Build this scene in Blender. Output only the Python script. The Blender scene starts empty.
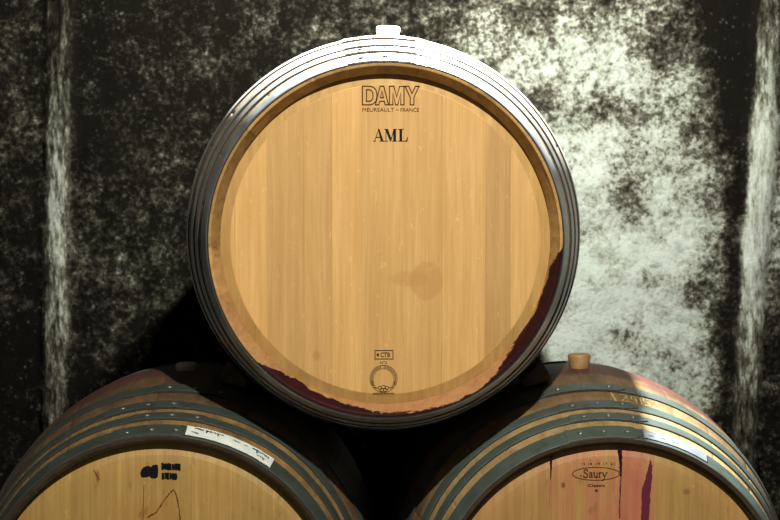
import bpy, bmesh, math, random
from mathutils import Vector, Matrix, noise as mnoise
random.seed(11)
PI = math.pi
scene = bpy.context.scene
COL = scene.collection

# ------------------------------------------------------------------ helpers
def link_mesh(name, verts, faces, mats, parent=None, smooth=True, fmat=None):
    me = bpy.data.meshes.new(name)
    me.from_pydata([tuple(v) for v in verts], [], faces)
    for m in (mats if isinstance(mats, (list, tuple)) else [mats]):
        me.materials.append(m)
    if fmat:
        me.polygons.foreach_set('material_index', fmat)
    me.polygons.foreach_set('use_smooth', [smooth] * len(me.polygons))
    me.update()
    o = bpy.data.objects.new(name, me)
    COL.objects.link(o)
    if parent:
        o.parent = parent
    return o

def fix_normals(o):
    bm = bmesh.new(); bm.from_mesh(o.data)
    bmesh.ops.recalc_face_normals(bm, faces=bm.faces[:])
    bm.to_mesh(o.data); bm.free()
    return o

def thing(name, label, cat, loc, group=None):
    o = bpy.data.objects.new(name, None)
    COL.objects.link(o)
    o.location = loc
    o.empty_display_size = 0.1
    o['label'] = label; o['category'] = cat
    if group: o['group'] = group
    return o

def sharp_by_angle(o, ang=35):
    me = o.data
    bm = bmesh.new(); bm.from_mesh(me)
    for e in bm.edges:
        if len(e.link_faces) == 2 and e.calc_face_angle(0) > math.radians(ang):
            e.smooth = False
    bm.to_mesh(me); bm.free()

# ------------------------------------------------------------------ node helpers
class NT:
    def __init__(self, name):
        self.m = bpy.data.materials.new(name)
        self.m.use_nodes = True
        self.t = self.m.node_tree
        self.t.nodes.clear()
        self.out = self.t.nodes.new('ShaderNodeOutputMaterial')
        self.bsdf = self.t.nodes.new('ShaderNodeBsdfPrincipled')
        self.t.links.new(self.bsdf.outputs[0], self.out.inputs[0])
    def set(self, inp, val):
        self.plug(self.bsdf.inputs[inp], val)
    def plug(self, sock, val):
        if isinstance(val, bpy.types.NodeSocket):
            self.t.links.new(val, sock)
        else:
            if sock.type == 'RGBA' and len(val) == 3: val = (*val, 1)
            sock.default_value = val
    def coord(self, kind='Object'):
        return self.t.nodes.new('ShaderNodeTexCoord').outputs[kind]
    def math(self, op, a, b=0.0, c=0.0, clamp=False):
        n = self.t.nodes.new('ShaderNodeMath'); n.operation = op; n.use_clamp = clamp
        self.plug(n.inputs[0], a); self.plug(n.inputs[1], b); self.plug(n.inputs[2], c)
        return n.outputs[0]
    def vmul(self, v, s):
        n = self.t.nodes.new('ShaderNodeVectorMath'); n.operation = 'MULTIPLY'
        self.plug(n.inputs[0], v); self.plug(n.inputs[1], s)
        return n.outputs[0]
    def vadd(self, v, s):
        n = self.t.nodes.new('ShaderNodeVectorMath'); n.operation = 'ADD'
        self.plug(n.inputs[0], v); self.plug(n.inputs[1], s)
        return n.outputs[0]
    def sep(self, v):
        n = self.t.nodes.new('ShaderNodeSeparateXYZ'); self.plug(n.inputs[0], v)
        return n.outputs
    def noise(self, v, scale=5, detail=4, rough=.55, dist=0.0):
        n = self.t.nodes.new('ShaderNodeTexNoise')
        self.plug(n.inputs['Vector'], v); n.inputs['Scale'].default_value = scale
        n.inputs['Detail'].default_value = detail; n.inputs['Roughness'].default_value = rough
        n.inputs['Distortion'].default_value = dist
        return n.outputs['Fac']
    def voronoi(self, v, scale=5, feature='F1'):
        n = self.t.nodes.new('ShaderNodeTexVoronoi'); n.feature = feature
        self.plug(n.inputs['Vector'], v); n.inputs['Scale'].default_value = scale
        return n.outputs['Distance']
    def ramp(self, fac, stops, interp='LINEAR'):
        n = self.t.nodes.new('ShaderNodeValToRGB')
        cr = n.color_ramp; cr.interpolation = interp
        while len(cr.elements) < len(stops): cr.elements.new(0.5)
        for e, (p, c) in zip(cr.elements, sorted(stops, key=lambda s: s[0])):
            e.position = p
            e.color = (*c, 1) if isinstance(c, (tuple, list)) else (c, c, c, 1)
        self.plug(n.inputs[0], fac)
        return n.outputs[0]
    def rng(self, v, a, b, c=0.0, d=1.0, smooth=False):
        n = self.t.nodes.new('ShaderNodeMapRange'); n.clamp = True
        if smooth: n.interpolation_type = 'SMOOTHSTEP'
        self.plug(n.inputs[0], v)
        for i, x in enumerate((a, b, c, d)): self.plug(n.inputs[1 + i], x)
        return n.outputs[0]
    def mix(self, fac, a, b, blend='MIX'):
        n = self.t.nodes.new('ShaderNodeMix'); n.data_type = 'RGBA'; n.blend_type = blend
        self.plug(n.inputs[0], fac); self.plug(n.inputs[6], a); self.plug(n.inputs[7], b)
        return n.outputs[2]
    def attr(self, name):
        n = self.t.nodes.new('ShaderNodeAttribute'); n.attribute_name = name
        return n.outputs['Fac']
    def bump(self, h, strength=.3, dist=.002):
        n = self.t.nodes.new('ShaderNodeBump')
        n.inputs['Strength'].default_value = strength; n.inputs['Distance'].default_value = dist
        self.plug(n.inputs['Height'], h)
        self.t.links.new(n.outputs[0], self.bsdf.inputs['Normal'])

def plain(name, col, rough=.6, metal=0.0):
    n = NT(name); n.set('Base Color', col); n.set('Roughness', rough); n.set('Metallic', metal); n.set('Specular IOR Level', .5 if metal else .12)
    return n.m

# ------------------------------------------------------------------ dimensions
L = 0.88          # barrel length
HL = L / 2
RB = 0.355        # belly radius
DR = 0.069        # belly minus chime
PRO = [RB, DR]
def prof(t):      # outer stave radius at distance t from the front end
    return PRO[0] - PRO[1] * ((t - HL) / HL) ** 2
HOOPS = [(0.0006, .043), (.072, .099), (.126, .158), (.220, .262)]
GAP_X = 0.3645     # lower axes at +- this
Z_LOW = 0.362
Z_UP = 0.972

# ------------------------------------------------------------------ materials
def stave_material(name, c_light, c_dark, wine_amt, dirt_amt, band=.15, worn=0.0, clean=((.42, .27, .095), (.25, .15, .045))):
    n = NT(name)
    co = n.coord()
    y = n.sep(co)[1]
    g = n.noise(n.vmul(co, (38, 2.2, 38)), 1.6, 6, .65)
    fine = n.noise(n.vmul(co, (160, 6, 160)), 1.5, 3, .6)
    rnd = n.attr('stave_tone')
    base = n.mix(n.rng(g, .3, .72), c_dark, c_light)
    base = n.mix(n.rng(fine, .35, .75, 0, .45), base, c_dark)
    base = n.mix(1.0, base, n.ramp(rnd, [(0, .72), (1, 1.1)]), 'MULTIPLY')
    big = n.noise(co, 7, 5, .6)
    if worn:
        ae = n.rng(n.math('ADD', n.math('ABSOLUTE', y), n.math('MULTIPLY', n.math('SUBTRACT', big, .5), .05)), .245, .31, 0, worn, True)
        base = n.mix(ae, base, n.mix(n.rng(g, .3, .72), clean[1], clean[0]))
    # spilled wine round the bung
    ay = n.math('ABSOLUTE', y)
    w = n.rng(n.math('ADD', ay, n.math('MULTIPLY', n.math('SUBTRACT', big, .5), .28)), band, band * .45, 0, wine_amt, True)
    base = n.mix(w, base, (.085, .020, .020))
    d = n.noise(n.vmul(co, (14, 9, 14)), 1.3, 6, .7)
    base = n.mix(n.rng(d, .46, .66, 0, dirt_amt), base, (.035, .028, .02))
    n.set('Base Color', base)
    n.set('Roughness', n.rng(fine, 0, 1, .5, .75))
    n.bump(n.math('ADD', g, n.math('MULTIPLY', fine, .5)), .35, .0015)
    return n.m

def chime_material(name, c_light, c_dark, cover=None, pink=0.0, mould=0.0):
    """end grain of the staves; cover = [(angle deg, share of the bevel under dried wine)]"""
    n = NT(name)
    co = n.coord()
    x, y, z = n.sep(co)
    zc = n.math('SUBTRACT', z, RB)
    r = n.math('SQRT', n.math('ADD', n.math('MULTIPLY', x, x), n.math('MULTIPLY', zc, zc)))
    ang = n.math('ARCTAN2', zc, x)                       # -pi..pi
    u = n.math('ADD', n.math('DIVIDE', ang, 2 * PI), .5)
    g = n.noise(n.vmul(co, (70, 25, 70)), 1.2, 5, .65)
    base = n.mix(n.rng(g, .3, .7), c_dark, c_light)
    base = n.mix(1.0, base, n.ramp(n.attr('stave_tone'), [(0, .7), (1, 1.12)]), 'MULTIPLY')
    d = n.noise(co, 42, 5, .7)
    base = n.mix(n.rng(d, .55, .72, 0, .55), base, (.05, .035, .02))
    if pink:
        low = n.rng(zc, .05, -.2, 0, pink, True)
        base = n.mix(n.math('MULTIPLY', low, n.rng(n.noise(co, 9, 4), .3, .6)), base, (.52, .17, .12))
    if mould:
        base = n.mix(mould, base, (.03, .026, .018))
    if cover:
        st = [((a / 360.0) + .5, c) for a, c in cover]
        cov = n.ramp(u, st)
        cov = n.t.nodes[-1].outputs[0] if False else cov
        t = n.rng(r, .269, .286)
        n1 = n.noise(co, 28, 5, .7)
        n2 = n.noise(co, 110, 3, .6)
        edge = n.math('ADD', n.math('ADD', t, cov),
                      n.math('ADD', n.math('MULTIPLY', n.math('SUBTRACT', n1, .5), 1.0),
                             n.math('MULTIPLY', n.math('SUBTRACT', n2, .5), .35)))
        gate = n.rng(cov, .02, .1)
        wine = n.math('MULTIPLY', n.rng(edge, .97, 1.06, 0, 1), gate)
        wc = n.mix(n.rng(n1, .35, .7), (.006, .002, .004), (.040, .003, .009))
        base = n.mix(wine, base, wc)
        n.set('Roughness', n.mix(wine, (.65,) * 3, (.5,) * 3))
    else:
        n.set('Roughness', .7)
    n.set('Base Color', base); n.set('Specular IOR Level', .12)
    n.bump(n.math('ADD', g, n.math('MULTIPLY', d, .5)), .4, .002)
    return n.m

def head_material(name, tones, c_light, c_dark, tint=None, patches=(), spots=0.0, knots=()):
    """planks run vertically; tones = [(x of left edge, brightness)], patches = soft stains"""
    n = NT(name)
    co = n.coord()
    x, y, z = n.sep(co)
    u = n.rng(x, -.3, .3)
    warp = n.noise(n.vmul(co, (8, 1, 1.2)), 1.5, 3, .5)
    cw = n.vadd(co, n.vmul(warp, (.02, 0, 0)))
    # a different grain offset on every plank
    off = n.ramp(u, [((a + .3) / .6, random.random()) for a, _ in tones], 'CONSTANT')
    offv = n.vmul(off, (3.1, 0, 7.7))
    cg = n.vadd(cw, offv)
    g = n.noise(n.vmul(cg, (55, 1, 2.4)), 1.8, 6, .62)
    fine = n.noise(n.vmul(cg, (330, 1, 9)), 1.2, 3, .6)
    ring = n.noise(n.vmul(cg, (18, 1, .9)), 1.6, 3, .5)
    base = n.mix(n.rng(g, .28, .74), c_dark, c_light)
    base = n.mix(n.rng(fine, .42, .7, 0, .6), base, c_dark)
    base = n.mix(n.rng(ring, .5, .75, 0, .35), base, c_dark)
    # medullary flecks
    fl = n.noise(n.vmul(cg, (40, 1, 22)), 2.2, 2, .5, 1.2)
    base = n.mix(n.rng(fl, .66, .74, 0, .35), base, tuple(min(1, c * 1.25) for c in c_light))
    tone = n.ramp(u, [((a + .3) / .6, b) for a, b in tones], 'CONSTANT')
    base = n.mix(1.0, base, tone, 'MULTIPLY')
    if tint:
        tc = n.ramp(u, [((a + .3) / .6, c) for a, c in tint], 'EASE')
        tn = n.rng(n.noise(n.vmul(co, (16, 1, 3)), 1.4, 4, .6), .3, .65)
        base = n.mix(n.math('MULTIPLY', tc, tn), base, (.40, .085, .075))
    for (cx, cz, rx, rz, col, amt, soft, nz) in patches:
        dx = n.math('DIVIDE', n.math('SUBTRACT', x, cx), rx)
        dz = n.math('DIVIDE', n.math('SUBTRACT', z, cz), rz)
        dd = n.math('SQRT', n.math('ADD', n.math('MULTIPLY', dx, dx), n.math('MULTIPLY', dz, dz)))
        nn = n.noise(n.vmul(co, (1, 1, .6)), 30, 4, .6)
        dd = n.math('ADD', dd, n.math('MULTIPLY', n.math('SUBTRACT', nn, .5), nz))
        base = n.mix(n.rng(dd, 1 + soft, 1 - soft, 0, amt, True), base, col)
    if spots:
        sp = n.noise(n.vmul(co, (30, 1, 11)), 2.0, 4, .65)
        base = n.mix(n.rng(sp, .6, .74, 0, spots), base, tuple(c * .35 for c in c_dark))
    # joints
    for a, _ in tones[1:]:
        dj = n.math('ABSOLUTE', n.math('SUBTRACT', x, a))
        base = n.mix(n.rng(dj, .0009, .0003, 0, .22), base, tuple(c * .4 for c in c_dark))
    n.set('Base Color', base)
    n.set('Roughness', n.rng(fine, 0, 1, .5, .68))
    n.bump(n.math('ADD', n.math('MULTIPLY', g, .4), fine), .12, .0008)
    return n.m

def hoop_material(name, col, rough, metal, rust=0.0, rustcol=(.12, .05, .02)):
    n = NT(name)
    co = n.coord()
    a = n.noise(co, 24, 5, .65)
    b = n.noise(co, 160, 3, .6)
    base = n.mix(n.rng(a, .3, .7), tuple(c * .72 for c in col), col)
    if rust:
        base = n.mix(n.rng(n.noise(co, 30, 6, .7), .52, .7, 0, rust), base, rustcol)
    n.set('Base Color', base)
    n.set('Metallic', metal)
    n.set('Roughness', n.rng(a, .2, .8, rough - .08, rough + .1))
    n.bump(b, .12, .0006)
    return n.m

M_rivet_new = plain('rivet_dark_steel', (.006, .005, .006), .7, 0)
M_rivet_old = plain('rivet_worn_steel', (.3, .31, .3), .4, .8)
M_edge_shade = plain('hoop_edge_shade', (.035, .028, .024), .7)  # dark colour paints the shadow line along each hoop's front edge
M_ink = plain('burned_brown_marking', (.05, .022, .008), .7)
M_ink_red = plain('burned_red_brown_marking', (.085, .02, .012), .7)
M_black = plain('black_stencil_ink', (.006, .006, .009), .6)
M_pen = plain('dark_pen_ink', (.012, .016, .025), .6)
M_paper = None
M_chalk = plain('yellow_chalk', (.50, .40, .14), .9)
M_wine = plain('dried_wine_drip', (.022, .006, .010), .45)
M_pink_run = plain('pink_wine_run', (.36, .13, .10), .6)
M_wine_thin = plain('thin_wine_run', (.11, .018, .035), .55)
M_brown_run = plain('brown_run_mark', (.14, .055, .015), .6)

def paper(name, a, b):
    n = NT(name)
    co = n.coord()
    n.set('Base Color', n.mix(n.rng(n.noise(co, 40, 4), .35, .7), a, b))
    n.set('Roughness', .8)
    return n.m
M_paper = paper('white_paper_label', (.58, .66, .65), (.74, .80, .79))
M_paper_dim = paper('dimmed_paper_label', (.13, .15, .17), (.19, .21, .24))  # white paper, colour darkened to offset the strong overhead lamp

def silicone(name, col):
    n = NT(name)
    co = n.coord()
    n.set('Base Color', n.mix(n.rng(n.noise(co, 60, 3), .35, .7), tuple(c * .8 for c in col), col))
    n.set('Roughness', .5)
    return n.m
M_bung_white = silicone('white_silicone', (.80, .82, .78))
M_bung_tan = silicone('tan_silicone', (.42, .25, .11))
M_bung_brown = silicone('brown_silicone', (.70, .50, .36))

# ------------------------------------------------------------------ barrel parts
def P(t, ang, off=0.0, r=None):
    """point on the stave surface in barrel coordinates (origin under the belly)"""
    rr = (prof(t) if r is None else r) + off
    return Vector((rr * math.cos(ang), t - HL, RB + rr * math.sin(ang)))

def build_body(root, m_out, m_end, seed, wide=0.0, rec=0.0):
    rs = random.Random(seed)
    ns = 27
    ws = [rs.uniform(.75, 1.25) for _ in range(ns)]
    tot = sum(ws)
    angs, tone, groove = [], [], []
    a = rs.uniform(0, 1)
    for w in ws:
        da = 2 * PI * w / tot
        tn = rs.random()
        ge = .0035 / RB / 2
        cuts = [0, ge] + [da * k / 9 for k in range(1, 9)] + [da - ge]
        for i, c in enumerate(cuts):
            angs.append(a + c); groove.append(.0006 if i == 0 else 0.0); tone.append(tn)
        a += da
    n = len(angs)
    front = [(.046 - rec * .5, .2635 + wide, 0), (.032 - rec, .2650 + wide, 0), (.013 - rec * .4, .2765 + wide * .5, 0), (.0005, PRO[0] - PRO[1] - .0045, 0), (0, PRO[0] - PRO[1] - .0035, 0), (0, PRO[0] - PRO[1] - .0002, 0)]
    ts = [.002] + [L * k / 44 for k in range(1, 44)] + [L - .002]
    rows = []                                          # (t, r, groove share, material)
    for (t, r, g) in front: rows.append((t, r, .25, 1))
    for t in ts: rows.append((t, prof(t), 1.0, 0))
    for (t, r, g) in reversed(front): rows.append((L - t, r, .25, 1))
    verts, faces, fm, ft = [], [], [], []
    for (t, r, gs, mi) in rows:
        for i in range(n):
            verts.append(P(t, angs[i], 0, r - groove[i] * gs))
    for j in range(len(rows) - 1):
        mi = 0 if (rows[j][3] == 0 and rows[j + 1][3] == 0) else 1
        for i in range(n):
            k = (i + 1) % n
            faces.append((j * n + i, j * n + k, (j + 1) * n + k, (j + 1) * n + i))
            fm.append(mi); ft.append(tone[i])
    o = link_mesh('staves', verts, faces, [m_out, m_end], root, True, fm)
    at = o.data.attributes.new('stave_tone', 'FLOAT', 'FACE')
    at.data.foreach_set('value', ft)
    fix_normals(o); sharp_by_angle(o, 28)
    return o

def bevel_material(name, a, b):
    n = NT(name)
    co = n.coord()
    g = n.noise(n.vmul(co, (60, 1, 6)), 1.6, 5, .6)
    n.set('Base Color', n.mix(n.rng(g, .3, .7), a, b))
    n.set('Roughness', .7)
    return n.m
M_bevel = bevel_material('sawn_oak_head_bevel', (.38, .23, .072), (.55, .345, .125))
M_bevel_old = bevel_material('aged_oak_head_bevel', (.20, .12, .035), (.34, .215, .07))
def build_head(root, m, front=True, name='head', rec=0.0, wide=0.0):
    prof_h = [(.050, .2632), (.0415, .2640), (.0345, .2485), (.0340, .2470)] + \
             [(.0340, .2470 - .247 * k / 10) for k in range(1, 10)]
    n = 144
    verts, faces = [], []
    for (t, r) in prof_h:
        r += wide * r / .2632
        tt = t - rec if front else L - t
        for i in range(n):
            verts.append(P(tt, 2 * PI * i / n, 0, r))
    for j in range(len(prof_h) - 1):
        for i in range(n):
            k = (i + 1) % n
            faces.append((j * n + i, j * n + k, (j + 1) * n + k, (j + 1) * n + i))
    c = len(verts)
    verts.append(P(.034 - rec if front else L - .034, 0, 0, 0))
    j = len(prof_h) - 1
    for i in range(n):
        faces.append((j * n + i, j * n + (i + 1) % n, c))
    fm = [1 if i < 2 * n and rec < .01 else 0 for i in range(len(faces))]
    o = link_mesh(name, verts, faces, [m, M_bevel_old if rec > .01 else M_bevel], root, True, fm)
    fix_normals(o)
    sharp_by_angle(o, 18)
    if front and o.data.polygons[-1].normal.y > 0 or (not front and o.data.polygons[-1].normal.y < 0):
        o.data.flip_normals()
    return o

def build_hoop(root, t0, t1, m, m_rivet, lap_deg, rear=False, lip=False, rivets=True):
    n = 240
    th = .0028
    bev = .0003
    N = 5
    def T(t): return L - t if rear else t
    def band(a0, a1, cnt, inn, out, closed, taper=False):
        vs, fs = [], []
        rows = []
        for k in range(N + 1):
            rows.append((t0 + bev + (t1 - t0 - 2 * bev) * k / N, out))
        rows = [(t0, inn), (t0, out - bev)] + rows + [(t1, out - bev), (t1, inn)]
        for (t, o_) in rows:
            for i in range(cnt):
                u = i / (cnt if closed else cnt - 1)
                tt = t
                if taper and not closed:                # clipped corners of the free end
                    mid = (t0 + t1) / 2
                    s = min(1, (1 - u) * (cnt - 1) / 3 * .9 + .25) if u > .7 else 1
                    tt = mid + (t - mid) * s
                vs.append(P(T(tt), a0 + (a1 - a0) * u, 0, prof(tt) + o_))
        for j in range(len(rows) - 1):
            for i in range(cnt if closed else cnt - 1):
                k = (i + 1) % cnt
                fs.append((j * cnt + i, j * cnt + k, (j + 1) * cnt + k, (j + 1) * cnt + i))
        if not closed:
            R_ = len(rows)
            fs.append(tuple(j * cnt for j in range(R_)))
            fs.append(tuple(j * cnt + cnt - 1 for j in reversed(range(R_))))
        return vs, fs
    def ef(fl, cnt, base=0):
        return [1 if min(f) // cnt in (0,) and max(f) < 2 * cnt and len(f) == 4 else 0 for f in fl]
    v1, f1 = band(0, 2 * PI, n, .0001, th, True)
    a = math.radians(lap_deg)
    v2, f2 = band(a + .21, a - .21, 26, th - .0002, th * 1.6, False, True)
    b = len(v1)
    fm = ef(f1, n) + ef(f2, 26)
    o = link_mesh('hoop', v1 + v2, f1 + [tuple(i + b for i in f) for f in f2], [m, M_edge_shade], root, True, fm)
    fix_normals(o); sharp_by_angle(o, 40)
    if rivets:
        tm = (t0 + t1) / 2
        for d in (.13, .0, -.13):
            c = P(T(tm), a + d, 0, prof(tm) + th * 1.6)
            bm = bmesh.new()
            bmesh.ops.create_uvsphere(bm, u_segments=12, v_segments=8, radius=.0048)
            nrm = Vector((math.cos(a + d), 0, math.sin(a + d)))
            q = Vector((0, 0, 1)).rotation_difference(nrm).to_matrix().to_4x4()
            bmesh.ops.transform(bm, matrix=Matrix.Translation(c) @ q @ Matrix.Diagonal((1.1, 1.1, .5, 1)), verts=bm.verts)
            me = bpy.data.meshes.new('rivet'); bm.to_mesh(me); bm.free()
            me.materials.append(m_rivet)
            for p in me.polygons: p.use_smooth = True
            ro = bpy.data.objects.new('rivet', me); COL.objects.link(ro); ro.parent = o
    return o

def build_bung(root, ang_deg, m, r_top, r_bot, h, roundness=.004):
    a = math.radians(ang_deg)
    nrm = Vector((math.cos(a), 0, math.sin(a)))
    c = P(HL, a)
    pr = [(-.012, r_bot * .94), (0, r_bot), (h - roundness, r_top), (h - roundness * .3, r_top - roundness * .35),
          (h, r_top - roundness), (h + .0005, r_top * .6), (h - .001, r_top * .3), (h - .001, .0001)]
    n = 40
    q = Vector((0, 0, 1)).rotation_difference(nrm).to_matrix()
    vs, fs = [], []
    for (z, r) in pr:
        for i in range(n):
            vs.append(c + q @ Vector((r * math.cos(2 * PI * i / n), r * math.sin(2 * PI * i / n), z)))
    for j in range(len(pr) - 1):
        for i in range(n):
            k = (i + 1) % n
            fs.append((j * n + i, j * n + k, (j + 1) * n + k, (j + 1) * n + i))
    o = link_mesh('bung', vs, fs, m, root, True)
    fix_normals(o); sharp_by_angle(o, 50)
    return o

# ------------------------------------------------------------------ flat marks
class Flat:
    """thin shapes in the (x, z) plane of a barrel head"""
    def __init__(self, y): self.v = []; self.f = []; self.y = y
    def poly(self, pts):
        b = len(self.v)
        self.v += [(p[0], self.y, p[1]) for p in pts]
        self.f.append(tuple(range(b, b + len(pts))))
    def ribbon(self, pts, w, closed=False):
        pts = [Vector(p) for p in pts]
        n = len(pts)
        ws = w if isinstance(w, (list, tuple)) else [w] * n
        b = len(self.v)
        for i, p in enumerate(pts):
            p0 = pts[i - 1] if (i > 0 or closed) else p
            p1 = pts[(i + 1) % n] if (i < n - 1 or closed) else p
            d0 = (p - p0); d1 = (p1 - p)
            if d0.length < 1e-9: d0 = d1
            if d1.length < 1e-9: d1 = d0
            n0 = Vector((-d0.y, d0.x)).normalized(); n1 = Vector((-d1.y, d1.x)).normalized()
            m = (n0 + n1)
            m = m.normalized() if m.length > 1e-6 else n0
            s = 1 / max(.45, m.dot(n0))
            q = m * (ws[i] / 2 * s)
            self.v.append((p.x + q.x, self.y, p.y + q.y)); self.v.append((p.x - q.x, self.y, p.y - q.y))
        for i in range(n if closed else n - 1):
            k = (i + 1) % n
            self.f.append((b + 2 * i, b + 2 * k, b + 2 * k + 1, b + 2 * i + 1))
    def build(self, name, m, parent):
        return link_mesh(name, self.v, self.f, m, parent, False)

def text_polys(body, size, offset=0.0):
    """outline letters of Blender's own font as flat polygons, left-bottom at the origin"""
    cu = bpy.data.curves.new('lettering', 'FONT'); cu.body = body; cu.size = size; cu.offset = offset
    cu.resolution_u = 3
    ob = bpy.data.objects.new('lettering', cu); COL.objects.link(ob)
    dg = bpy.context.evaluated_depsgraph_get(); dg.update()
    me = bpy.data.meshes.new_from_object(ob.evaluated_get(dg))
    vs = [tuple(v.co[:2]) for v in me.vertices]; fs = [tuple(p.vertices) for p in me.polygons]
    bpy.data.objects.remove(ob); bpy.data.curves.remove(cu); bpy.data.meshes.remove(me)
    return vs, fs

def add_text(F, body, x0, x1, z0, z1, offset=0.0):
    vs, fs = text_polys(body, 1.0, offset)
    if not vs: return
    ax, bx = min(v[0] for v in vs), max(v[0] for v in vs)
    az, bz = min(v[1] for v in vs), max(v[1] for v in vs)
    b = len(F.v)
    for (x, z) in vs:
        F.v.append((x0 + (x - ax) / (bx - ax) * (x1 - x0), F.y, z0 + (z - az) / max(1e-6, bz - az) * (z1 - z0)))
    F.f += [tuple(i + b for i in f) for f in fs]

# serif capitals as unions of polygons in a unit box
GL = {
 'A': (1.0, [[(.06, 0), (.13, 0), (.52, .97), (.47, 1)], [(.42, 1), (.56, 1), (.95, 0), (.70, 0)], [(.22, .30), (.75, .30), (.73, .37), (.24, .37)],
             [(-.02, 0), (.26, 0), (.26, .05), (-.02, .05)], [(.58, 0), (1.04, 0), (1.04, .05), (.58, .05)]]),
 'M': (1.25, [[(.10, 0), (.17, 0), (.17, 1), (.10, 1)], [(.07, 1), (.32, 1), (.62, .28), (.52, 0)], [(.52, 0), (.60, 0), (.95, 1), (.84, .93)],
              [(.82, 0), (1.07, 0), (1.07, 1), (.82, 1)], [(-.02, 0), (.30, 0), (.30, .05), (-.02, .05)], [(.72, 0), (1.17, 0), (1.17, .05), (.72, .05)],
              [(-.02, .95), (.30, .95), (.30, 1), (-.02, 1)], [(.84, .95), (1.17, .95), (1.17, 1), (.84, 1)]]),
 'L': (.95, [[(.12, 0), (.36, 0), (.36, 1), (.12, 1)], [(0, 0), (.86, 0), (.86, .06), (0, .06)], [(.72, .05), (.86, .05), (.92, .36), (.87, .36)], [(0, .95), (.52, .95), (.52, 1), (0, 1)]]),
}
def serif_word(F, word, x0, z0, h, wscale, gap=.03):
    x = x0
    for ch in word:
        adv, polys = GL[ch]
        for p in polys:
            F.poly([(x + a * h * wscale, z0 + b * h) for a, b in p])
        x += (adv + gap) * h * wscale
    return x

OUT = {
 'D': [[(0, 0), (0, 1), (.5, 1), (.72, .95), (.9, .8), (.98, .5), (.9, .2), (.72, .05), (.5, 0)],
       [(.27, .19), (.27, .81), (.47, .81), (.6, .77), (.68, .67), (.71, .5), (.68, .33), (.6, .23), (.47, .19)]],
 'A': [[(0, 0), (.36, 1), (.64, 1), (1, 0), (.74, 0), (.68, .19), (.32, .19), (.26, 0)], [(.385, .38), (.615, .38), (.5, .76)]],
 'M': [[(0, 0), (0, 1), (.3, 1), (.5, .42), (.7, 1), (1, 1), (1, 0), (.77, 0), (.77, .66), (.58, 0), (.42, 0), (.23, .66), (.23, 0)]],
 'Y': [[(.37, 0), (.37, .4), (0, 1), (.27, 1), (.5, .6), (.73, 1), (1, 1), (.63, .4), (.63, 0)]],
}

def arc(cx, cz, rx, rz, a0, a1, n):
    return [(cx + rx * math.cos(math.radians(a0 + (a1 - a0) * i / n)), cz + rz * math.sin(math.radians(a0 + (a1 - a0) * i / n))) for i in range(n + 1)]

# camera numbers used only to read positions off the photograph
FPX = 1862.0
CAM = Vector((-.0435, -3.0, Z_UP + .135))
def px_to_plane(px, py, y):
    s = (y - CAM.y) / FPX
    return CAM.x + (px - 360) * s, CAM.z + (157 - py) * s

def make_barrel(label, x, zc, mats, seed, lap, bung, rec=0.0, wide=0.0, dr=DR, dy=0.0, rb=RB, group='wine barrels stacked in the cellar'):
    PRO[0] = rb; PRO[1] = dr
    root = thing('wine_barrel', label, 'barrel', (x, HL + dy, zc - RB), group)
    st = build_body(root, mats['out'], mats['end'], seed, wide, rec)
    hd = build_head(root, mats['head'], True, 'head', rec, wide)
    build_head(root, mats['back'], False, 'head', 0.0, wide)
    for i, (a, b) in enumerate(HOOPS):
        build_hoop(root, a, b, mats['hoop'], mats['rivet'], lap[i])
        build_hoop(root, a, b, mats['hoop'], mats['rivet'], lap[i] + 5, rear=True, rivets=False)
    bg = build_bung(root, *bung)
    return root, hd

def lx(px, py, xb, zb):      # photo point on a head -> barrel coordinates
    wx, wz = px_to_plane(px, py, .028 if zb > .5 else (-.018 if xb < 0 else .002))
    return wx - xb, wz - zb + RB

# ================================================================== UPPER BARREL
XU = -.002
def ux(px): return lx(px, 0, 0, 1)[0]
tones = [(-.3, 1.0), (ux(236), 1.08), (ux(268), .86), (ux(305), .91), (ux(333), 1.07),
         (ux(363), .95), (ux(443), 1.0), (ux(485), .78), (ux(511), 1.0), (ux(541), .95)]
OAK_L = (.68, .43, .165); OAK_D = (.50, .285, .09)
pc = lx(424, 281, XU, Z_UP)
pk = lx(316, 356, XU, Z_UP)
mat_up = {
 'out': stave_material('new_oak_staves', (.40, .29, .16), (.27, .18, .09), .12, .2),
 'end': chime_material('new_oak_end_grain', (.47, .30, .12), (.33, .195, .07),
        [(-180, 0), (-137, 0), (-131, .62), (-124, .95), (-112, .8), (-101, .72), (-90, .45), (-80, .28), (-70, .15), (-57, .1), (-50, .35), (-44, .75), (-34, 1.0), (-16, 1.0), (-8, .75), (-4, .45), (-2, 0), (180, 0)],
        .3),
 'head': head_material('new_oak_head', tones, OAK_L, OAK_D, None,
        [(pc[0] + .004, pc[1], .026, .030, (.42, .22, .06), .5, .12, .6), (pc[0] - .022, pc[1] + .003, .034, .012, (.42, .22, .06), .4, .25, .6), (pk[0], pk[1], .006, .008, (.30, .15, .045), .4, .5, .9)]),
 'back': head_material('oak_rear_head', tones, OAK_L, OAK_D),
 'hoop': hoop_material('galvanised_steel', (.84, .88, .90), .36, .85),
 'rivet': M_rivet_new,
}
up, up_head = make_barrel('new pale oak wine barrel with shiny steel hoops lying on top of the two others', XU, Z_UP, mat_up, 3,
                          [90, 90, 90, 90], (88.4, M_bung_white, .0222, .0195, .021), .006, .005, .0675, 0.0, .3535)
YF = .034 - HL - .0006
f = Flat(YF - .006)
spans = [(362.5, 377.5), (375.5, 388.5), (389.5, 404), (405, 419)]
for ch, (a, b) in zip('DAMY', spans):
    x0, z0 = lx(a, 105, XU, Z_UP); x1, z1 = lx(b, 86.5, XU, Z_UP)
    for c in OUT[ch]:
        f.ribbon([(x0 + p[0] * (x1 - x0), z0 + p[1] * (z1 - z0)) for p in c], .0017, True)
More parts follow.
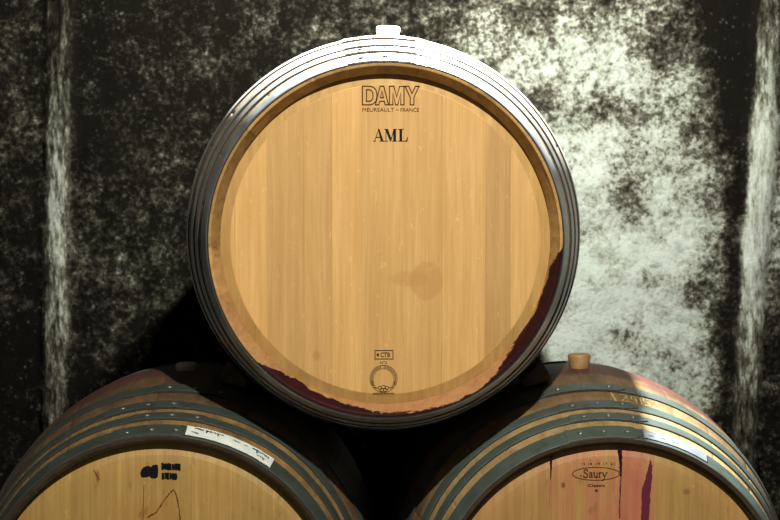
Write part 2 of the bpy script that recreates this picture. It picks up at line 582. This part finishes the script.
a = lx(362.5, 111.8, XU, Z_UP); b = lx(394, 108, XU, Z_UP); add_text(f, 'MEURSAULT', a[0], b[0], a[1], b[1])
a = lx(396, 110.4, XU, Z_UP); b = lx(398.5, 109.8, XU, Z_UP); f.poly([(a[0], a[1]), (b[0], a[1]), (b[0], b[1]), (a[0], b[1])])
a = lx(400.5, 112, XU, Z_UP); b = lx(419, 108.2, XU, Z_UP); add_text(f, 'FRANCE', a[0], b[0], a[1], b[1])
f.build('burned_lettering', M_ink, up_head)['label'] = 'burned outline capitals with a small line of text below'
f = Flat(YF - .006)
a = lx(373.5, 141.5, XU, Z_UP)
serif_word(f, 'AML', a[0], a[1], 12.4 / 613.0, .86)
f.build('letter_stamp', M_black, up_head)['label'] = 'three black serif capitals'
# small stamp near the bottom: framed code, number and ring
f = Flat(YF - .006)
x0, z0 = lx(375, 359.5, XU, Z_UP); x1, z1 = lx(393, 351, XU, Z_UP)
nb = 11
for i in range(nb):
    u = x0 + (x1 - x0) * i / (nb - 1)
    for zz in (z0, z1): f.poly([(u - .0009, zz - .0008), (u + .0009, zz - .0008), (u + .0009, zz + .0008), (u - .0009, zz + .0008)])
f.ribbon([(x0, z0), (x1, z0), (x1, z1), (x0, z1)], .0007, True)
for i in range(1, 5):
    w = z0 + (z1 - z0) * i / 5
    for uu in (x0, x1): f.poly([(uu - .0008, w - .0007), (uu + .0008, w - .0007), (uu + .0008, w + .0007), (uu - .0008, w + .0007)])
add_text(f, 'CTB', x0 + (x1 - x0) * .30, x1 - (x1 - x0) * .16, z0 + .003, z1 - .003, .02)
f.poly([(x0 + .002, z0 + .008), (x0 + .006, z0 + .010), (x0 + .0065, z0 + .005), (x0 + .0045, z0 + .0035)])
a = lx(380, 364.6, XU, Z_UP); b = lx(387, 361.8, XU, Z_UP); add_text(f, 'N°2', a[0], b[0], a[1], b[1])
cx, cz = lx(383.5, 379.5, XU, Z_UP)
S = 1 / 613.0
f.ribbon(arc(cx, cz, 13.6 * S, 13.6 * S, 0, 352, 44), .0008, True)
f.ribbon(arc(cx, cz, 10.2 * S, 10.2 * S, -20, 200, 40), .0006)
for i in range(30):                                        # tiny ring of lettering
    if i == 15: continue
    t = math.radians(-25 + 230 * i / 29)
    c_, s_ = math.cos(t), math.sin(t)
    w = .0010; h0, h1 = 10.9 * S, 12.9 * S
    f.poly([(cx + c_ * h0 - s_ * w, cz + s_ * h0 + c_ * w), (cx + c_ * h0 + s_ * w * .2, cz + s_ * h0 - c_ * w * .2),
            (cx + c_ * h1 + s_ * w * .2, cz + s_ * h1 - c_ * w * .2), (cx + c_ * h1 - s_ * w, cz + s_ * h1 + c_ * w)])
for (dx, dz) in ((-3.4, -9.2), (0, -8.2), (3.4, -9.2), (-1.7, -11.2), (1.7, -11.2)):   # little casks in the garland
    f.ribbon(arc(cx + dx * S, cz + dz * S, 1.9 * S, 1.6 * S, 0, 340, 14), .0009, True)
for sx in (-1, 1):
    for k in range(5):
        t = math.radians(270 + sx * (32 + 9 * k)); r_ = (10.9 + .8 * (k % 2)) * S
        f.ribbon([(cx + math.cos(t) * r_, cz + math.sin(t) * r_), (cx + math.cos(t + sx * .15) * (r_ + .0022), cz + math.sin(t + sx * .15) * (r_ + .0022))], .0014)
a = lx(373, 395.2, XU, Z_UP); b = lx(394, 393.6, XU, Z_UP)
k = a[0]
rs = random.Random(5)
while k < b[0]:
    w = rs.uniform(.0008, .0022); f.poly([(k, a[1]), (k + w, a[1]), (k + w, b[1]), (k, b[1])]); k += w + .0007
f.build('round_stamp', M_ink, up_head)['label'] = 'small framed code and ring stamp'
# ================================================================== LOWER BARRELS
OLD_L = (.47, .31, .095); OLD_D = (.31, .18, .045)
XL, XR = -GAP_X, GAP_X
def tl(px, xb): return lx(px, 0, xb, 0)[0]
hoop_old = hoop_material('weathered_green_steel', (.13, .17, .155), .48, .45, .6, (.07, .06, .04))
hoop_old_l = hoop_material('tarnished_green_steel', (.07, .095, .085), .5, .4, .7, (.05, .045, .03))
mat_l = {
 'out': stave_material('weathered_oak_staves', (.20, .12, .055), (.08, .048, .024), .75, .85, .15, .6),
 'end': chime_material('blackened_oak_end_grain', (.07, .045, .024), (.03, .02, .012), None, 0, .35),
 'head': head_material('aged_oak_head', [(-.3, .9), (tl(40, XL), .95), (tl(88, XL), 1.02), (tl(142, XL), .97), (tl(190, XL), 1.06), (tl(232, XL), .95), (tl(275, XL), .9)],
        OLD_L, OLD_D, None, [(lx(96, 478, XL, Z_LOW)[0], lx(96, 478, XL, Z_LOW)[1], .003, .010, (.12, .05, .015), .7, .4, .8),
                             (lx(150, 520, XL, Z_LOW)[0], lx(150, 520, XL, Z_LOW)[1], .05, .03, (.34, .17, .035), .5, .5, .9)], .6),
 'back': head_material('aged_rear_head', [(-.3, .9), (0, 1), (.1, .9)], OLD_L, OLD_D),
 'hoop': hoop_old_l, 'rivet': M_rivet_old,
}
mat_r = {
 'out': stave_material('worn_oak_staves', (.32, .20, .095), (.15, .09, .042), .85, .5, .15, .85, ((.50, .36, .17), (.34, .225, .095))),
 'end': chime_material('dark_oak_end_grain', (.075, .048, .024), (.035, .022, .013), None, 0, .3),
 'head': head_material('wine_tinted_oak_head', [(-.3, .92), (tl(526, XR), .95), (tl(553, XR), 1.0), (tl(578, XR), 1.0), (tl(625, XR), .98), (tl(654, XR), .92), (tl(692, XR), .86), (tl(725, XR), .95)],
        OLD_L, OLD_D, [(-.3, .12), (tl(545, XR), .25), (tl(570, XR), .4), (tl(600, XR), .75), (tl(625, XR), .95), (tl(652, XR), .85), (tl(662, XR), .15), (.3, .1)],
        [(lx(690, 495, XR, Z_LOW)[0], lx(690, 495, XR, Z_LOW)[1], .006, .005, (.1, .05, .02), .55, .6, 1.2),
         (lx(565, 488, XR, Z_LOW)[0], lx(565, 488, XR, Z_LOW)[1], .003, .005, (.06, .035, .02), .8, .4, .9)], .5),
 'back': head_material('worn_rear_head', [(-.3, .9), (0, 1), (.1, .9)], OLD_L, OLD_D),
 'hoop': hoop_old, 'rivet': M_rivet_old,
}
bl, bl_head = make_barrel('weathered barrel with black stencil on its head, lying below left of the new barrel', XL, Z_LOW, mat_l, 17,
                          [93, 88, 96, 84], (89.5, M_bung_brown, .0215, .0205, .013, .006), .022, .0195, .0590, -.03)
br, br_head = make_barrel('old barrel with wine-pink oval-stamped head, lying below right of the new barrel', XR, Z_LOW, mat_r, 29,
                          [92, 89, 91, 93], (90.3, M_bung_tan, .0215, .0175, .026), .022, .0125, .0672, -.01)

# ---- left head: blob emblem, two lines of block letters, run marks
f = Flat(YF - .022)
def lp(px, py): return lx(px, py, XL, Z_LOW)
f.poly([lp(*p) for p in [(139.2, 477), (139, 474), (140, 471), (142, 468.6), (145, 467.4), (148, 467.3), (149.6, 468.5), (150, 473), (149, 476), (147.4, 478), (143, 478.8), (140.3, 478.6)]])
f.poly([lp(*p) for p in [(149.5, 468.6), (151, 466.6), (154, 465.7), (156.4, 466.2), (156.9, 470), (156.8, 475), (156.2, 478.6), (154, 479.8), (150.5, 479.7), (148.5, 478.4), (148, 476.6), (149.6, 474)]])
a = lp(160.0, 471.2); b = lp(179.3, 464.2)
rs = random.Random(8)
def block_line(a, b, slant):
    k = a[0]; i = 0
    while k < b[0] - .002:
        w = rs.uniform(.0030, .0044); w = min(w, b[0] - k)
        dz = -slant * (k - a[0]) / (b[0] - a[0])
        top = b[1] + rs.uniform(-.0012, .0006) + dz; bot = a[1] + rs.uniform(-.0003, .0012) + dz
        f.poly([(k, bot), (k + w, bot), (k + w, top), (k, top)])
        if i % 2: f.poly([(k + w, bot + .002), (k + w + .001, bot + .002), (k + w + .001, top - .002), (k + w, top - .002)])
        k += w - .0001 if rs.random() < .75 else w + .0006; i += 1
block_line(a, b, .0012)
a = lp(160.2, 480.8); b = lp(176.8, 474)
block_line(a, b, .0010)
f.build('stencil', M_black, bl_head)['label'] = 'black stencilled emblem with two lines of block letters'
f = Flat(YF - .022)
rs = random.Random(4)
def wob(pts, n, amp):
    out = []
    for i in range(len(pts) - 1):
        for k in range(n):
            u = k / n
            out.append((pts[i][0] + (pts[i + 1][0] - pts[i][0]) * u + rs.uniform(-amp, amp), pts[i][1] + (pts[i + 1][1] - pts[i][1]) * u + rs.uniform(-amp, amp)))
    out.append(pts[-1]); return out
p = wob([lp(146, 519), lp(155, 514), lp(163, 501), lp(170, 493), lp(172.5, 491.5), lp(175, 497), lp(177, 506), lp(178.5, 522)], 6, .0006)
f.ribbon(p, [rs.uniform(.0012, .0030) for _ in p])
f.build('run_mark', M_brown_run, bl_head)['label'] = 'brown peaked run mark'
f = Flat(YF - .022)
p = wob([lp(142.5, 486), lp(142, 500), lp(141, 522)], 6, .0003)
f.ribbon(p, [rs.uniform(.0006, .0012) for _ in p])
f.build('run_mark', M_brown_run, bl_head)
f = Flat(YF - .022)
p = wob([lp(92, 471), lp(95, 476), lp(98, 481)], 4, .0006)
f.ribbon(p, [rs.uniform(.0006, .002) for _ in p])
f.build('run_mark', M_brown_run, bl_head)['label'] = 'short brown crack mark'

# ---- right head: oval brand and wine runs
f = Flat(YF - .022)
def rp(px, py): return lx(px, py, XR, Z_LOW)
cx, cz = rp(598, 476.3)
f.ribbon(arc(cx, cz, 23.5 * S, 6.5 * S, 0, 357, 70), .0011, True)
f.build('oval_ring', M_ink_red, br_head)
f = Flat(YF - .022)
def stroke(pts, w, x0, z0, sx, sz):
    f.ribbon([(x0 + p[0] * sx, z0 + p[1] * sz) for p in pts], [q * sx for q in w] if isinstance(w, list) else w * sx)
def smooth(pts, n=5):
    out = []
    for i in range(len(pts) - 1):
        p0 = Vector(pts[max(0, i - 1)]); p1 = Vector(pts[i]); p2 = Vector(pts[i + 1]); p3 = Vector(pts[min(len(pts) - 1, i + 2)])
        for k in range(n):
            t = k / n
            q = .5 * ((2 * p1) + (-p0 + p2) * t + (2 * p0 - 5 * p1 + 4 * p2 - p3) * t * t + (-p0 + 3 * p1 - 3 * p2 + p3) * t ** 3)
            out.append((q.x, q.y))
    out.append(tuple(pts[-1])); return out
x0, zb = rp(585.2, 480.2)
h = 8.2 * S                                              # cap height
def ch(pts, w, ox, sm=True):
    q = smooth(pts) if sm else pts
    f.ribbon([(x0 + ox * S + a * h, zb + b * h) for a, b in q], [wi * h for wi in (w(len(q)) if callable(w) else [w] * len(q))])
thin, thick = .07, .145
ch([(.52, .78), (.42, .95), (.25, .97), (.10, .85), (.12, .66), (.30, .52), (.50, .37), (.52, .18), (.36, .03), (.16, .03), (.04, .22)], thick * .9, 0)
ch([(.52, .72), (.52, .98)], thin, 0, False); ch([(.04, .02), (.04, .28)], thin, 0, False)
ch([(.06, .48), (.16, .60), (.32, .58), (.37, .42), (.37, .10), (.46, .03)], thick, 5.6)
ch([(.36, .36), (.16, .30), (.06, .16), (.12, .03), (.26, .05), (.36, .16)], thick * .8, 5.6)
ch([(.02, .60), (.13, .60), (.13, .16), (.24, .03), (.40, .12)], thick, 10.0)
ch([(.46, .62), (.46, .04), (.56, .03)], thick, 10.0, False)
ch([(.10, .62), (.10, .02)], thick, 15.4, False); ch([(.0, .62), (.12, .62)], thin, 15.4, False); ch([(-.02, .02), (.24, .02)], thin, 15.4, False)
ch([(.10, .40), (.20, .58), (.36, .58)], thick * .8, 15.4)
ch([(.02, .62), (.28, .08)], thick, 19.0, False)
ch([(.56, .62), (.30, .06), (.18, -.26), (.04, -.36), (-.10, -.28)], thick * .8, 19.0)
ch([(-.06, .62), (.16, .62)], thin, 19.0, False); ch([(.42, .62), (.66, .62)], thin, 19.0, False)
ch([(-.40, .22), (-.18, .22)], thin, 0, False); ch([(-.29, .10), (-.29, .34)], thin, 0, False)
a = rp(589.5, 489.6); b = rp(607.5, 486.8); add_text(f, 'Classic', a[0], b[0], a[1], b[1], .02)
a = rp(597, 494.4); b = rp(600, 492.4); f.poly([a, (b[0], a[1]), b, (a[0], b[1])])
for wd, (a_, b_) in zip(('15', '18', '19', '17', '21'), ((583.5, 587), (590, 594), (597.5, 602), (605.5, 609.5), (612.5, 617))):
    a = rp(a_, 467.4); b = rp(b_, 465); add_text(f, wd, a[0], b[0], a[1], b[1])
a = rp(591.8, 463.2); b = rp(593.2, 460.8); add_text(f, 'L', a[0], b[0], a[1], b[1])
f.build('oval_lettering', M_ink, br_head)['label'] = 'dark serif lettering with small figures above'
f = Flat(YF - .022)
rs = random.Random(6)
p = wob([rp(621.8, 450), rp(622.6, 459), rp(623, 470), rp(623.2, 479)], 6, .0004)
f.ribbon(p, [.0070 - .0045 * i / len(p) + rs.uniform(-.0008, .0008) for i in range(len(p))])
f.build('wine_drip', M_wine, br_head)['label'] = 'black drip of dried wine from the rim'
f = Flat(YF - .022)
p = wob([rp(552.6, 450), rp(552.8, 458), rp(552.4, 468), rp(552.2, 482)], 6, .0004)
f.ribbon(p, [.0058 - .0046 * i / len(p) + rs.uniform(-.0006, .0006) for i in range(len(p))])
f.build('wine_drip', M_wine, br_head)['label'] = 'shorter black drip of dried wine'
f = Flat(YF - .022)
p = wob([rp(552.2, 481), rp(551.5, 495), rp(551, 512)], 8, .0005)
f.ribbon(p, [.0034 - .0025 * i / len(p) + rs.uniform(-.0006, .0006) for i in range(len(p))])
f.build('wine_run', M_pink_run, br_head)['label'] = 'faint pink wine run'
f = Flat(YF - .022)
p = wob([rp(623.2, 478), rp(622.6, 495), rp(622.2, 522)], 8, .0005)
f.ribbon(p, [.0022 + rs.uniform(-.0006, .0006) for i in range(len(p))])
f.build('wine_run', M_wine_thin, br_head)
f = Flat(YF - .022)
p = wob([rp(653.5, 462), rp(653, 470), rp(651.5, 480), rp(649, 496), rp(648, 524)], 7, .0007)
f.ribbon(p, [.0012 + .0125 * min(1, (i / len(p)) * 1.5) + rs.uniform(-.0012, .0012) for i in range(len(p))])
f.build('wine_run', M_wine_thin, br_head)['label'] = 'purple run of wine down a joint'

# ------------------------------------------------------------------ labels and chalk on the curved staves
def strip(root, t0, t1, a0, a1, off, m, name, n=24):
    vs, fs = [], []
    for i in range(n + 1):
        a = math.radians(a0 + (a1 - a0) * i / n)
        e = .0004 * math.sin(i * 1.7)
        for (t, o_) in ((t0 + e, off - .0005), (t0 + e, off), ((t0 + t1) / 2, off), (t1 + e, off), (t1 + e, off - .0005)):
            vs.append(P(t, a, o_))
    for i in range(n):
        for j in range(4):
            fs.append((5 * i + j, 5 * i + j + 1, 5 * i + j + 6, 5 * i + j + 5))
    o = link_mesh(name, vs, fs, m, root, False)
    return o

def scrawl(root, words, off, m, name, seed):
    """words = [(t centre, angle start, angle end, letter height, pen width)] - loops of handwriting"""
    rs = random.Random(seed)
    vs, fs = [], []
    for (t, a0, a1, hh, w, per) in words:
        ln = abs(math.radians(a1 - a0)) * .29
        pts = []
        nl = max(2, int(ln / (per * .8)))
        for k in range(nl):                              # one crooked letter after another
            c = ln * (k + .5) / nl; wl = ln / nl * .5
            up = hh * (1.0 if rs.random() < .3 else .55)
            for q in range(rs.choice((3, 4, 5))):
                pts.append((t + hh * .3 - up * rs.random() * (1 if q % 2 else .35), c + wl * rs.uniform(-1, 1)))
        n = len(pts) - 1
        b = len(vs)
        for i, (tt, s) in enumerate(pts):
            q0 = pts[max(0, i - 1)]; q1 = pts[min(n, i + 1)]
            d = Vector((q1[0] - q0[0], q1[1] - q0[1]))
            d = d.normalized() if d.length > 1e-9 else Vector((1, 0))
            for sg in (1, -1):
                t2 = tt - d.y * w / 2 * sg; s2 = s + d.x * w / 2 * sg
                a = math.radians(a0) + (math.radians(a1 - a0)) * s2 / ln
                vs.append(P(t2, a, off))
        for i in range(n):
            fs.append((b + 2 * i, b + 2 * i + 1, b + 2 * i + 3, b + 2 * i + 2))
    return link_mesh(name, vs, fs, m, root, False)

PRO[0] = RB; PRO[1] = .0590
lab = strip(bl, .007, .043, 82.5, 54.5, .0046, M_paper, 'paper_label')
lab['label'] = 'white paper strip with handwriting'
scrawl(lab, [(.034, 80.5, 77.3, .010, .0026, .005), (.018, 81, 78.6, .009, .0020, .005), (.033, 76.6, 71.0, .012, .0020, .005), (.030, 68.5, 66, .011, .0016, .005),
             (.031, 65, 63.2, .011, .0014, .005), (.033, 62, 55.8, .012, .0022, .0045), (.019, 60.0, 57.0, .009, .0016, .005)], .0051, M_pen, 'handwriting', 3)
PRO[1] = .0672
lab = strip(br, .008, .038, 79.5, 58, .0046, M_paper_dim, 'paper_label')
lab['label'] = 'white paper strip toned down for the overhead lamp, with traces of writing'
scrawl(lab, [(.018, 78, 75.5, .005, .0014, .006), (.020, 74, 72.5, .004, .0010, .005), (.020, 70, 68, .005, .0010, .006)], .0051, M_pen, 'handwriting', 4)
# chalk figures between the hoops of the right barrel
vs, fs = [], []
def chalk(pts, w):
    b = len(vs)
    for i, (a, t) in enumerate(pts):
        q0 = pts[max(0, i - 1)]; q1 = pts[min(len(pts) - 1, i + 1)]
        d = Vector(((q1[0] - q0[0]), (q1[1] - q0[1])))
        d.normalize()
        for sg in (1, -1):
            s2 = a - d.y * w / 2 * sg; t2 = t + d.x * w / 2 * sg
            vs.append(P(t2, math.radians(85.5) - s2 / .335, .0007))
    for i in range(len(pts) - 1):
        fs.append((b + 2 * i, b + 2 * i + 1, b + 2 * i + 3, b + 2 * i + 2))
chalk([(.0, .214), (.004, .164)], .0035)
chalk(smooth([(.014, .206), (.020, .212), (.026, .206), (.022, .190), (.015, .172), (.028, .172)]), .0022)
chalk([(.036, .210), (.032, .188), (.044, .188)], .0022); chalk([(.041, .205), (.041, .172)], .0022)
chalk([(.050, .208), (.050, .172)], .0022)
chalk(smooth([(.064, .208), (.056, .208), (.056, .192), (.064, .190), (.065, .176), (.056, .172)]), .0022)
chalk(smooth([(.072, .206), (.078, .210), (.081, .200), (.074, .182), (.071, .172), (.083, .172)]), .0022)
link_mesh('chalk_figures', vs, fs, M_chalk, br, False)['label'] = 'pale yellow handwritten figures'

# ------------------------------------------------------------------ wooden chocks wedged between the barrels
def chock_mat():
    n = NT('dark_chock_wood')
    co = n.coord()
    g = n.noise(n.vmul(co, (40, 5, 40)), 1.5, 5, .6)
    n.set('Base Color', n.mix(n.rng(g, .3, .7), (.045, .028, .016), (.12, .07, .035)))
    n.set('Roughness', .75); n.bump(g, .3, .001)
    return n.m
M_chock = chock_mat()
def chock(sgn, label, y0, y1, d0, d1):
    cu = Vector((0, Z_UP)); cl = Vector((sgn * GAP_X, Z_LOW))
    def ang_pts(d):
        """points at arc distance d from the contact line, on the lower and on the upper belly"""
        ul = (cu - cl).normalized(); th = math.atan2(ul.y, ul.x)
        rr = RB + .0012
        a = th + sgn * (-1) * d / rr * 1.0
        pl = cl + rr * Vector((math.cos(a), math.sin(a)))
        uu = (cl - cu).normalized(); th2 = math.atan2(uu.y, uu.x)
        b = th2 + sgn * d / rr
        pu = cu + rr * Vector((math.cos(b), math.sin(b)))
        return pl, pu
    l0, u0 = ang_pts(d0); l1, u1 = ang_pts(d1)
    c2 = [l0, l1, u1, u0]
    mid = sum((Vector(p) for p in c2), Vector((0, 0))) / 4
    org = Vector((mid.x, (y0 + y1) / 2, l1.y))
    bm = bmesh.new()
    ring = []
    for y in (y0, y1):
        ring.append([bm.verts.new((p.x - org.x, y - org.y, p.y - org.z)) for p in c2])
    bm.faces.new(ring[0]); bm.faces.new(ring[1][::-1])
    for i in range(4):
        k = (i + 1) % 4
        bm.faces.new((ring[0][i], ring[1][i], ring[1][k], ring[0][k]))
    bmesh.ops.recalc_face_normals(bm, faces=bm.faces[:])
    bmesh.ops.bevel(bm, geom=bm.edges[:], offset=.0025, segments=2, affect='EDGES')
    me = bpy.data.meshes.new('wooden_chock'); bm.to_mesh(me); bm.free()
    me.materials.append(M_chock)
    o = bpy.data.objects.new('wooden_chock', me); COL.objects.link(o); o.location = org
    o['label'] = label; o['category'] = 'chock'; o['group'] = 'chocks under the top barrel'
    return o
chock(-1, 'dark wooden wedge holding the top barrel on the stencilled left barrel', .28, .40, .075, .125)
chock(1, 'dark wooden wedge holding the top barrel on the oval-stamped right barrel', .28, .40, .075, .125)

# ------------------------------------------------------------------ cellar wall and floor
YW = 1.2
SW = (YW - CAM.y) / FPX
def w2(px, py): return CAM.x + (px - 360) * SW, CAM.z + (157 - py) * SW

def build_wall():
    x0, x1, z0, z1 = -2.6, 2.6, 0.0, 2.7
    st = .0125
    nx = int((x1 - x0) / st); nz = int((z1 - z0) / st)
    # lime (positive) and black mould (negative) patches read off the photograph, plus lime added for its light: px, py, rx, rz, amount
    blobs = [(620, 230, 130, 260, .70), (600, 60, 110, 60, .25), (640, 300, 70, 60, .25), (560, 190, 40, 60, .2), (560, 330, 50, 40, .3), (500, 40, 40, 40, .25),
             (690, 90, 40, 60, .1), (640, 400, 110, 80, .40), (690, 200, 30, 160, .2), (640, 240, 110, 60, .12), (430, 20, 70, 40, .14), (330, 20, 60, 40, .10), (250, 60, 50, 50, .02),  # the broad low patch is lime paled further to offset lamp falloff
             (130, 230, 70, 60, .13), (150, 300, 60, 40, .08), (215, 55, 30, 30, .06), (25, 100, 40, 60, .08), (30, 250, 30, 40, .05),
             (930, 230, 120, 260, .8), (735, 60, 32, 100, -.62), (715, 20, 40, 30, -.35), (600, 112, 36, 20, -.25), (660, 50, 22, 26, -.28), (625, 198, 20, 26, -.35), (735, 200, 30, 14, -.32),  # first entry: unseen bright wall patch added for the hoops to reflect
             (695, 290, 26, 22, -.28), (650, 282, 14, 14, -.25), (625, 340, 28, 22, -.25), (665, 375, 20, 18, -.15), (730, 380, 14, 120, -.42), (738, 260, 10, 160, -.25),
             (775, 400, 16, 130, -.25), (775, 220, 20, 90, .3), (540, 110, 26, 20, -.15), (100, 100, 40, 120, -.12), (20, 400, 40, 100, -.2), (690, 130, 20, 30, -.2), (760, 30, 20, 40, -.2)]
    bw = [(*w2(a, b), c * SW, d * SW, e * (1.5 if e < 0 and 500 < a < 720 else 1)) for a, b, c, d, e in blobs]
    ridges = [((63, 0), (55, 420), .024, .014), ((768, 40), (748, 420), .026, .016)]
    rw = [(w2(*a), w2(*b), hw, hh) for a, b, hw, hh in ridges]
    verts, pale, ridge = [], [], []
    for j in range(nz + 1):
        z = z0 + (z1 - z0) * j / nz
        for i in range(nx + 1):
            x = x0 + (x1 - x0) * i / nx
            v = Vector((x, 0, z))
            d = .010 * mnoise.noise(v * 3.1) + .006 * mnoise.noise(v * 9.0) + .003 * mnoise.noise(v * 27.0)
            rdg = 0.0
            for (a, b, hw, hh) in rw:
                t = (z - a[1]) / (b[1] - a[1])
                cx = a[0] + (b[0] - a[0]) * t + .006 * mnoise.noise(Vector((0, 3, z * 6)))
                wv = hw * (1 + .35 * mnoise.noise(Vector((5, 3, z * 9))))
                q = abs(x - cx) / wv
                if q < 1.35:
                    s = max(0, min(1, (1.35 - q) / .5)); s = s * s * (3 - 2 * s)
                    rdg = max(rdg, s); d -= s * hh * (1 + .5 * mnoise.noise(Vector((x * 60, 9, z * 12))))
                elif q < 2.2 and x > cx and a[0] < 0:
                    d += .006 * (2.2 - q)
            verts.append((x, YW + d, z))
            m = .05 + .06 * mnoise.noise(v * 1.7 + Vector((3, 1, 7)))
            for (bx, bz, rx, rz, am) in bw:
                dx = (x - bx) / rx; dz = (z - bz) / rz
                e = dx * dx + dz * dz
                if e < 6: m += am * math.exp(-e * 1.1)
            pale.append(m); ridge.append(rdg)
    faces = []
    w = nx + 1
    for j in range(nz):
        for i in range(nx):
            a = j * w + i
            faces.append((a, a + 1, a + w + 1, a + w))
    n = NT('mouldy_lime_wall')
    co = n.coord()
    x, y, z = n.sep(co)
    pa = n.attr('lime_light_cover'); rd = n.attr('ridge')
    n_big = n.noise(co, 11, 6, .62)
    n_mid = n.noise(co, 38, 6, .72)
    n_fine = n.noise(co, 95, 5, .7)
    sp = n.voronoi(co, 70)
    mix3 = n.math('ADD', n.math('MULTIPLY', n.math('SUBTRACT', n_big, .5), 1.05),
                  n.math('ADD', n.math('MULTIPLY', n.math('SUBTRACT', n_mid, .5), 1.35), n.math('MULTIPLY', n.math('SUBTRACT', n_fine, .5), 1.5)))
    lime = n.math('ADD', pa, mix3)
    # streaks down the drip ridges
    stv = n.noise(n.vmul(co, (85, 1, 20)), 1.3, 6, .7)
    rid = n.math('ADD', n.math('MULTIPLY', n.math('SUBTRACT', stv, .5), 2.0), .40)
    rid = n.math('ADD', rid, n.math('ADD', n.rng(x, -.3, .5, .0, .34), n.math('MULTIPLY', n.rng(x, .3, -.3), n.rng(z, 1.4, .95, -.12, .14))))
    fz = n.rng(n.math('ABSOLUTE', n.math('SUBTRACT', z, 1.0)), .1, .45, .12, -.4)
    rid = n.math('ADD', rid, n.math('MULTIPLY', fz, n.rng(x, 0, .3, .4, 1.0)))
    lime = n.math('ADD', n.math('MULTIPLY', lime, n.math('SUBTRACT', 1.0, rd)), n.math('MULTIPLY', rid, rd))
    col = n.ramp(lime, [(0.0, (.0022, .0019, .0014)), (.2, (.0062, .0054, .0039)), (.36, (.017, .0152, .011)), (.5, (.036, .034, .025)), (.66, (.088, .088, .070)), (1.0, (.145, .151, .131))])
    dots = n.math('MULTIPLY', n.rng(sp, .30, .12), n.rng(n_mid, .5, .66))
    col = n.mix(n.math('MULTIPLY', dots, .22), col, (.10, .105, .085))
    gr = n.noise(co, 5, 3, .5)
    col = n.mix(n.rng(gr, .5, .7, 0, .35), col, n.mix(1.0, col, (.86, 1.0, .88), 'MULTIPLY'))
    n.set('Base Color', col)
    n.set('Roughness', .95); n.set('Specular IOR Level', 0.0)
    n.bump(n.math('ADD', n.math('MULTIPLY', n_mid, .8), n.math('MULTIPLY', n_fine, .5)), .7, .008)
    o = link_mesh('wall_back', verts, faces, n.m, None, True)
    o.data.attributes.new('lime_light_cover', 'FLOAT', 'POINT').data.foreach_set('value', pale)
    o.data.attributes.new('ridge', 'FLOAT', 'POINT').data.foreach_set('value', ridge)
    o['kind'] = 'structure'
    return o
build_wall()

def build_floor():
    n = NT('damp_cellar_floor')
    co = n.coord()
    a = n.noise(co, 6, 6, .65); b = n.noise(co, 60, 4, .6)
    n.set('Base Color', n.mix(n.rng(a, .3, .7), (.05, .045, .038), (.12, .11, .095)))
    n.set('Roughness', n.rng(b, .3, .7, .55, .85)); n.bump(b, .5, .004)
    bm = bmesh.new()
    bmesh.ops.create_cube(bm, size=1.0)
    bmesh.ops.transform(bm, matrix=Matrix.Translation((0, -.95, -.053)) @ Matrix.Diagonal((5.2, 4.8, .12, 1)), verts=bm.verts)
    me = bpy.data.meshes.new('floor'); bm.to_mesh(me); bm.free(); me.materials.append(n.m)
    o = bpy.data.objects.new('floor', me); COL.objects.link(o); o['kind'] = 'structure'
build_floor()

# ------------------------------------------------------------------ light
def lamp(name, loc, energy, col, radius):
    l = bpy.data.lights.new(name, 'POINT'); l.energy = energy; l.color = col; l.shadow_soft_size = radius
    o = bpy.data.objects.new(name, l); o.location = loc; COL.objects.link(o)
    return o
lamp('ceiling_lamp', (.115, .34, 1.72), 420, (.95, 1.0, .96), .02)
lamp('work_lamp', (.25, -1.85, 2.42), 320, (1.0, .92, .765), .02)
w = bpy.data.worlds.new('cellar_air'); scene.world = w; w.use_nodes = True
w.node_tree.nodes['Background'].inputs[0].default_value = (.8, .9, .85, 1)
w.node_tree.nodes['Background'].inputs[1].default_value = .05

# ------------------------------------------------------------------ camera
cd = bpy.data.cameras.new('camera'); cam = bpy.data.objects.new('camera', cd); COL.objects.link(cam)
cd.sensor_width = 36; cd.lens = FPX / 780 * 36
cam.location = CAM
pitch = math.atan((260 - 157) / FPX); yaw = math.atan((390 - 360) / FPX)
cam.rotation_euler = (PI / 2 - pitch, 0, -yaw)
cd.dof.use_dof = True; cd.dof.focus_distance = 3.05; cd.dof.aperture_fstop = 9.0
scene.camera = cam

vs_ = scene.view_settings
vs_.view_transform = 'Standard'; vs_.look = 'None'; vs_.exposure = 0; vs_.gamma = 1; vs_.use_curve_mapping = False
